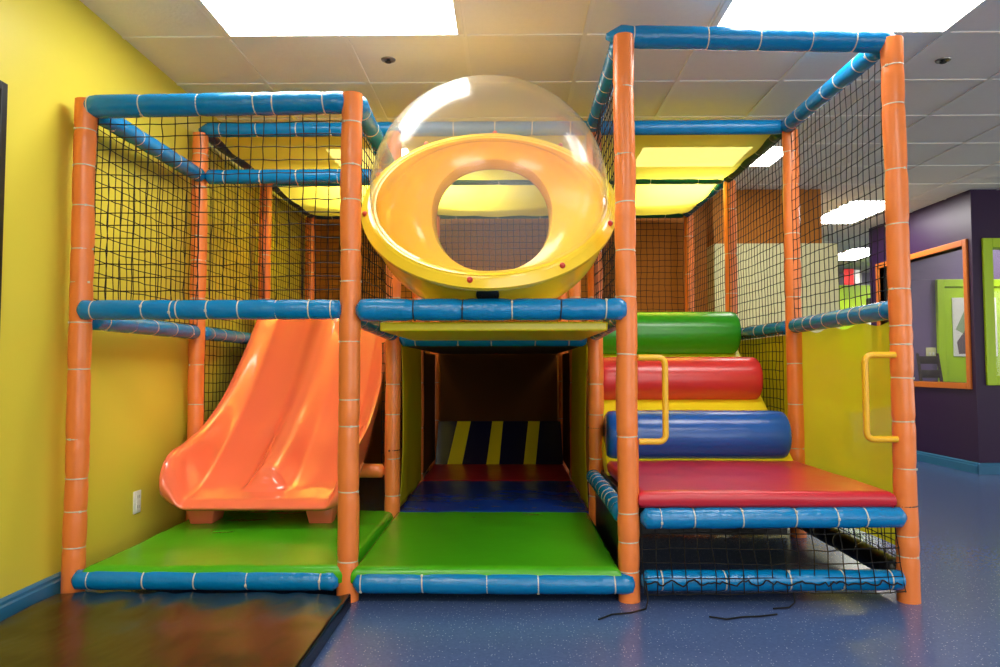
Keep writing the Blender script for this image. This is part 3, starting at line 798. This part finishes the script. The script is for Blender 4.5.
# ------------------------------------------------------------------ the bubble window
C = V((-.088, 3.40, 1.805)); EL = math.radians(41.5)
nrm = V((0, -math.cos(EL), math.sin(EL))); eu = V((0, math.sin(EL), math.cos(EL))); ex = V((1, 0, 0))
RF, RD = .592, .556
t = thing('bubble_window', (C.x, 3.5, 1.25), 'clear plastic dome on a yellow bowl over the tunnel entrance', 'bubble window')
def ring(r, a, off=0): return C + ex*(r*math.cos(a)) + eu*(r*math.sin(a)) + nrm*off
HY = 3.97; HC = V((C.x, HY, 1.835)); HRX, HRZ = .345, .325
def hole(a, k=1.0, dy_=0.0):
    ca, sa = math.cos(a), math.sin(a); p = 2.15
    f_ = (abs(ca)**p + abs(sa)**p)**(-1/p)
    return HC + V((HRX*k*ca*f_, dy_, HRZ*k*sa*f_))
b = MB(); NA = 96
def bowl(u, v):
    a = 2*math.pi*u
    # profile: flange edge -> flange inner -> bowl wall -> hole lip -> short tunnel
    if v <= .2:
        k = v/.2
        return ring(RF+.002, a, -.042) if k < .2 else ring(RF+.004, a, -.030) if k < .45 else ring(RD+.012, a, -.004) if k < .8 else ring(RD+.004, a, .002)
    p0 = ring(RD-.010, a, -.006); p2 = hole(a)
    if v <= .8:
        s_ = (v-.3)/.5
        if s_ < 0: return ring(RD-.004, a, .0)
        c1 = ring(RF+.015, a, -.25 + .17*math.sin(a)); c2 = HC + (p2-HC)*(1.42 + .2*abs(math.cos(a))) + V((0, -.08, 0))
        return p0*(1-s_)**3 + c1*3*s_*(1-s_)**2 + c2*3*s_*s_*(1-s_) + p2*s_**3
    s_ = (v-.8)/.2
    return hole(a, 1-.03*math.sin(math.pi*s_*.5), .16*s_)
b.grid(bowl, NA, 40, wrap=True)
bowl_mb = b
o = b.build('bowl', M['bowl'], t, angle=50); md = o.modifiers.new('thickness', 'SOLIDIFY'); md.thickness = .014; md.offset = -1
b = MB()
def dome(u, v):
    a = 2*math.pi*u; f_ = v*math.pi/2*.995
    return ring(RD*math.cos(f_), a, .008 + RD*.955*math.sin(f_)) if v > .001 else ring(RD, a, .008)
b.grid(dome, 96, 36, wrap=True)
b.build('dome', M['dome'], t, angle=80)
for k, a in enumerate([(-97), (-57), (-20), (18), (52), (88), (125), (160), (-168), (-135)]):
    a = math.radians(a); p = ring((RF+RD)/2+.012, a, -.008)
    if k == 9: continue
    b = MB(); b.sphere(p, .0135, 12)
    b.build('bolt_cap', M['bolt'], t)
# dark drain plug under the bowl front
from mathutils.bvhtree import BVHTree
bvh = BVHTree.FromPolygons([tuple(v) for v in bowl_mb.v], bowl_mb.f)
hit, hn, _, _ = bvh.ray_cast(V((C.x, 2.0, 1.20)), V((0, 1.13, .115)).normalized())
if hn.y > 0: hn = -hn
b = MB(); pc = hit + hn*.002
b.tube([pc - hn*.012, pc + hn*.006, pc + hn*.010, pc + hn*.010, pc + hn*.004], [.050, .050, .042, .026, .022], 24, up=V((1, 0, 0))); b.build('drain_plug', M['dark'], t)

# ------------------------------------------------------------------ decks over the tunnel
b = MB(); b.box(X[1]+.125, X[2]-.075, Y[0]+.035, Y[1]-.055, 1.160, 1.200)
tag(b.build('upper_deck', M['yellow_pad'], smooth=False, bevel=.008), 'yellow deck panel over the tunnel mouth, under the bubble', 'deck', 'upper decks')
for x0, x1, y0, y1, lab in ((X[1]+.05, X[2]-.05, Y[1]+.06, Y[3]-.05, 'upper deck over the dark tunnel'),
                            (X[0]+.07, X[1]-.08, Y[2]+.03, Y[3]-.05, 'upper deck behind the top of the slide'),
                            (X[2]+.05, X[3]-.08, Y[2]-.15, Y[3]-.05, 'upper deck behind the green roller')):
    b = MB(); b.box(x0, x1, y0, y1, 1.13, 1.20)
    tag(b.build('upper_deck', M['deck'], smooth=False, bevel=.01), lab, 'deck', 'upper decks')

# ------------------------------------------------------------------ padded rollers and their slope
t = MB()
x0, x1 = X[2]+.048, X[3]-.112
s0, s1 = V((0, 4.09, .40)), V((0, 5.38, 1.275))
dd = (s1-s0).normalized(); nn = V((0, -dd.z, dd.y))
prof = [s0 + nn*.02, s1 + nn*.02, s1 - nn*.10, s0 - nn*.10]
vs = [V((x, p.y, p.z)) for x in (x0-.01, x1+.03) for p in prof]
t.add(vs, [(0,1,2,3),(7,6,5,4),(0,4,5,1),(1,5,6,2),(2,6,7,3),(3,7,4,0)])
tag(t.build('padded_slope', M['yellow_pad'], smooth=False, bevel=.02), 'yellow padded slope behind the three rollers', 'slope')
for (yc, zc, r, xr, m, col) in ((4.235, .609, .142, x1, 'roll_blue', 'blue'), (4.69, .925, .142, x1+.005, 'roll_red', 'red'), (5.10, 1.240, .150, x1+.002, 'roll_green', 'green')):
    b = MB(); xl = x0; L_ = xr-xl
    st = [(0, .0), (0, .82), (.012, .94), (.03, .985), (.06, 1)] + [(L_*k/24, 1) for k in range(2, 23)] + [(L_-.06, 1), (L_-.03, .985), (L_-.012, .94), (L_, .82), (L_, 0)]
    pts = [V((xl+a + 1e-5*i, yc, zc)) for i, (a, k) in enumerate(st)]
    n = 40; vv = []
    for (a, k), p in zip(st, pts):
        for j in range(n):
            an = 2*math.pi*j/n
            rr_ = r*k*(1 + (.012*noise.noise(V((p.x*3, math.cos(an)*2, math.sin(an)*2+zc*9))) if k > .9 else 0))
            vv.append((p.x, p.y + rr_*math.cos(an), p.z + rr_*math.sin(an)))
    b.add(vv, [(i*n+j, (i+1)*n+j, (i+1)*n+(j+1) % n, i*n+(j+1) % n) for i in range(len(st)-1) for j in range(n)])
    o = b.build('padded_roller', M[m], weld=True, angle=60)
    tag(o, '%s padded roller, %s of the three climbing steps' % (col, {'blue': 'lowest', 'red': 'middle', 'green': 'topmost'}[col]), 'padded roller', 'padded climbing rollers')

# ------------------------------------------------------------------ striped foam ramp at the back of the tunnel
b = MB(); rx0, rx1 = X[1]+.045, X[2]-.03; y0, z0, y1, z1 = 6.48, .148, 6.78, .505
def RP_(u, v): return V((rx0+(rx1-rx0)*u, y0+(y1-y0)*v, z0+(z1-z0)*v))
st = [(.09+.005, .21, .155, .265), (.40, .50, .44, .53), (.69, .785, .735, .83)]
edges_b = [0] + [q for s_ in st for q in (s_[0], s_[1])] + [1]; edges_t = [0] + [q for s_ in st for q in (s_[2], s_[3])] + [1]
for k in range(len(edges_b)-1):
    b.add([RP_(edges_b[k], 0), RP_(edges_b[k+1], 0), RP_(edges_t[k+1], 1), RP_(edges_t[k], 1)], [(0, 1, 2, 3)], 1 if k % 2 else 0)
A, B_, C_, D_ = RP_(0, 0), RP_(1, 0), RP_(1, 1), RP_(0, 1)
k = V((0, .03, 0)); dz = lambda p: V((p.x, p.y+.03, z0))
b.add([A, B_, C_, D_, dz(D_), dz(C_)], [(0, 3, 4), (1, 5, 2), (3, 2, 5, 4), (0, 4, 5, 1)], 0)
tag(b.build('foam_ramp', [M['navy'], M['yellow_pad']], smooth=False), 'dark foam ramp with three slanted yellow stripes deep in the tunnel', 'ramp')

# ------------------------------------------------------------------ vinyl panels
def sheet(name, fn, nu, nv, m, label, cat, grp=None, th=0):
    b = MB(); b.grid(fn, nu, nv)
    return tag(b.build(name, M[m], angle=80, solid=th), label, cat, grp)
PG = 'yellow vinyl panels'
# right bay side panel, hung below the rail and loose at the bottom
def pan(u, v):
    y = Y[0]+.02 + (Y[1]-Y[0]-.02)*u; z = .19 + (1.205-.19)*v
    z += .012*math.sin(u*math.pi*7)*(v > .97)
    return (X[3]+.045 + .012*noise.noise(V((u*2.5, v*1.3, 3))) + .006*math.sin(u*9+v*2)*(1-v), y, z)
sheet('vinyl_panel', pan, 40, 40, 'sheer', 'see-through yellow panel beside the red deck, below the rail', 'panel', PG)
def pan2(u, v):
    return (X[3]+.03 + .006*noise.noise(V((u*2.5, v*1.3, 8))), Y[1]+.05 + (Y[2]-Y[1]-.10)*u, .12 + 1.08*v)
sheet('vinyl_panel', pan2, 30, 30, 'sheet', 'yellow panel behind the net beside the padded rollers', 'panel', PG)
for x, lab in ((X[1]+.035, 'yellow panel lining the left side of the tunnel'), (X[2]-.035, 'yellow panel lining the right side of the tunnel')):
    sheet('vinyl_panel', lambda u, v, x=x: (x + .012*noise.noise(V((u*4, v*2, x))) + (.016 if x < 0 else -.016)*math.sin(math.pi*v)*(1-u), Y[1]+.06 + (Y[2]-Y[1]-.12)*u, .155 + 1.0*v), 30, 30, 'sheet', lab, 'panel', PG, .003)
# tunnel back, and rear side panels added to stop light leaking in
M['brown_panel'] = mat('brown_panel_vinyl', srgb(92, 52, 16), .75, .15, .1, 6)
for i, (lab, x) in enumerate((('brown panel added deep on the left of the tunnel to block light', X[1]+.005), ('brown panel added deep on the right of the tunnel to block light', X[2]-.005))):
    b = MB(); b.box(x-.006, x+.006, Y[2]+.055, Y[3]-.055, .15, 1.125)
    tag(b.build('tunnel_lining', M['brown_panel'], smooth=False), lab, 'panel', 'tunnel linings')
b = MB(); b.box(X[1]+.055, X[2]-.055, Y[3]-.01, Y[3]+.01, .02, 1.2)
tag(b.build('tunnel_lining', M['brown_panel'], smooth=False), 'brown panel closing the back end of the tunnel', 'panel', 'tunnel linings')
# roof sheets
k = 0
for i in range(3):
    for j in (1, 2):
        k += 1
        def roof(u, v, i=i, j=j, k=k):
            x = X[i] + .03 + (X[i+1]-X[i]-.06)*u; y = Y[j]+.03 + (Y[j+1]-Y[j]-.06)*v
            s_ = math.sin(math.pi*v)*(.12 + .88*max(0, math.sin(math.pi*u))**.4)
            z = ZT - .005 - (.05 if j == 1 else .085)*s_ + .010*noise.noise(V((u*2, v*4, k*3.1))) + .022*math.sin(v*13 + .8*math.sin(3*u + k))*(.2 + .8*max(0, math.sin(math.pi*u))**.5)*math.sin(math.pi*v) - .05*abs(noise.noise(V((u*3.2, 0, k*7))))*sm((v-.7)/.3)
            return (x, y, z)
        lab = 'yellow roof sheet over the %s bay, %s row' % (('left', 'middle', 'right')[i], ('nearer', 'farther')[j-1])
        sheet('roof_sheet', roof, 36, 36, 'roof', lab, 'roof sheet', 'yellow roof sheets')

# ------------------------------------------------------------------ camera, world, view
cam = bpy.data.cameras.new('camera'); co = bpy.data.objects.new('camera', cam); COL.objects.link(co)
f = 727.34; cam.sensor_fit = 'HORIZONTAL'; cam.sensor_width = 36; cam.lens = 36*f/1000; cam.clip_start = .02
yaw, pitch, roll = .0112, .0480, -.0014
co.location = (0, 0, .9944)
co.rotation_euler = (Matrix.Rotation(yaw, 3, 'Z') @ Matrix.Rotation(math.pi/2 + pitch, 3, 'X') @ Matrix.Rotation(roll, 3, 'Z')).to_euler()
SC.camera = co
w = bpy.data.worlds.new('world'); SC.world = w; w.use_nodes = True
w.node_tree.nodes['Background'].inputs[0].default_value = (.8, .85, 1, 1); w.node_tree.nodes['Background'].inputs[1].default_value = .1
SC.view_settings.view_transform = 'Standard'; SC.view_settings.look = 'None'; SC.view_settings.gamma = 1
SC.view_settings.exposure = EXPO; SC.view_settings.use_curve_mapping = False
cy = SC.cycles
cy.use_denoising = True; cy.max_bounces = 10; cy.transparent_max_bounces = 24; cy.diffuse_bounces = 5; cy.glossy_bounces = 4
cy.sample_clamp_indirect = 8; cy.caustics_reflective = False; cy.caustics_refractive = False
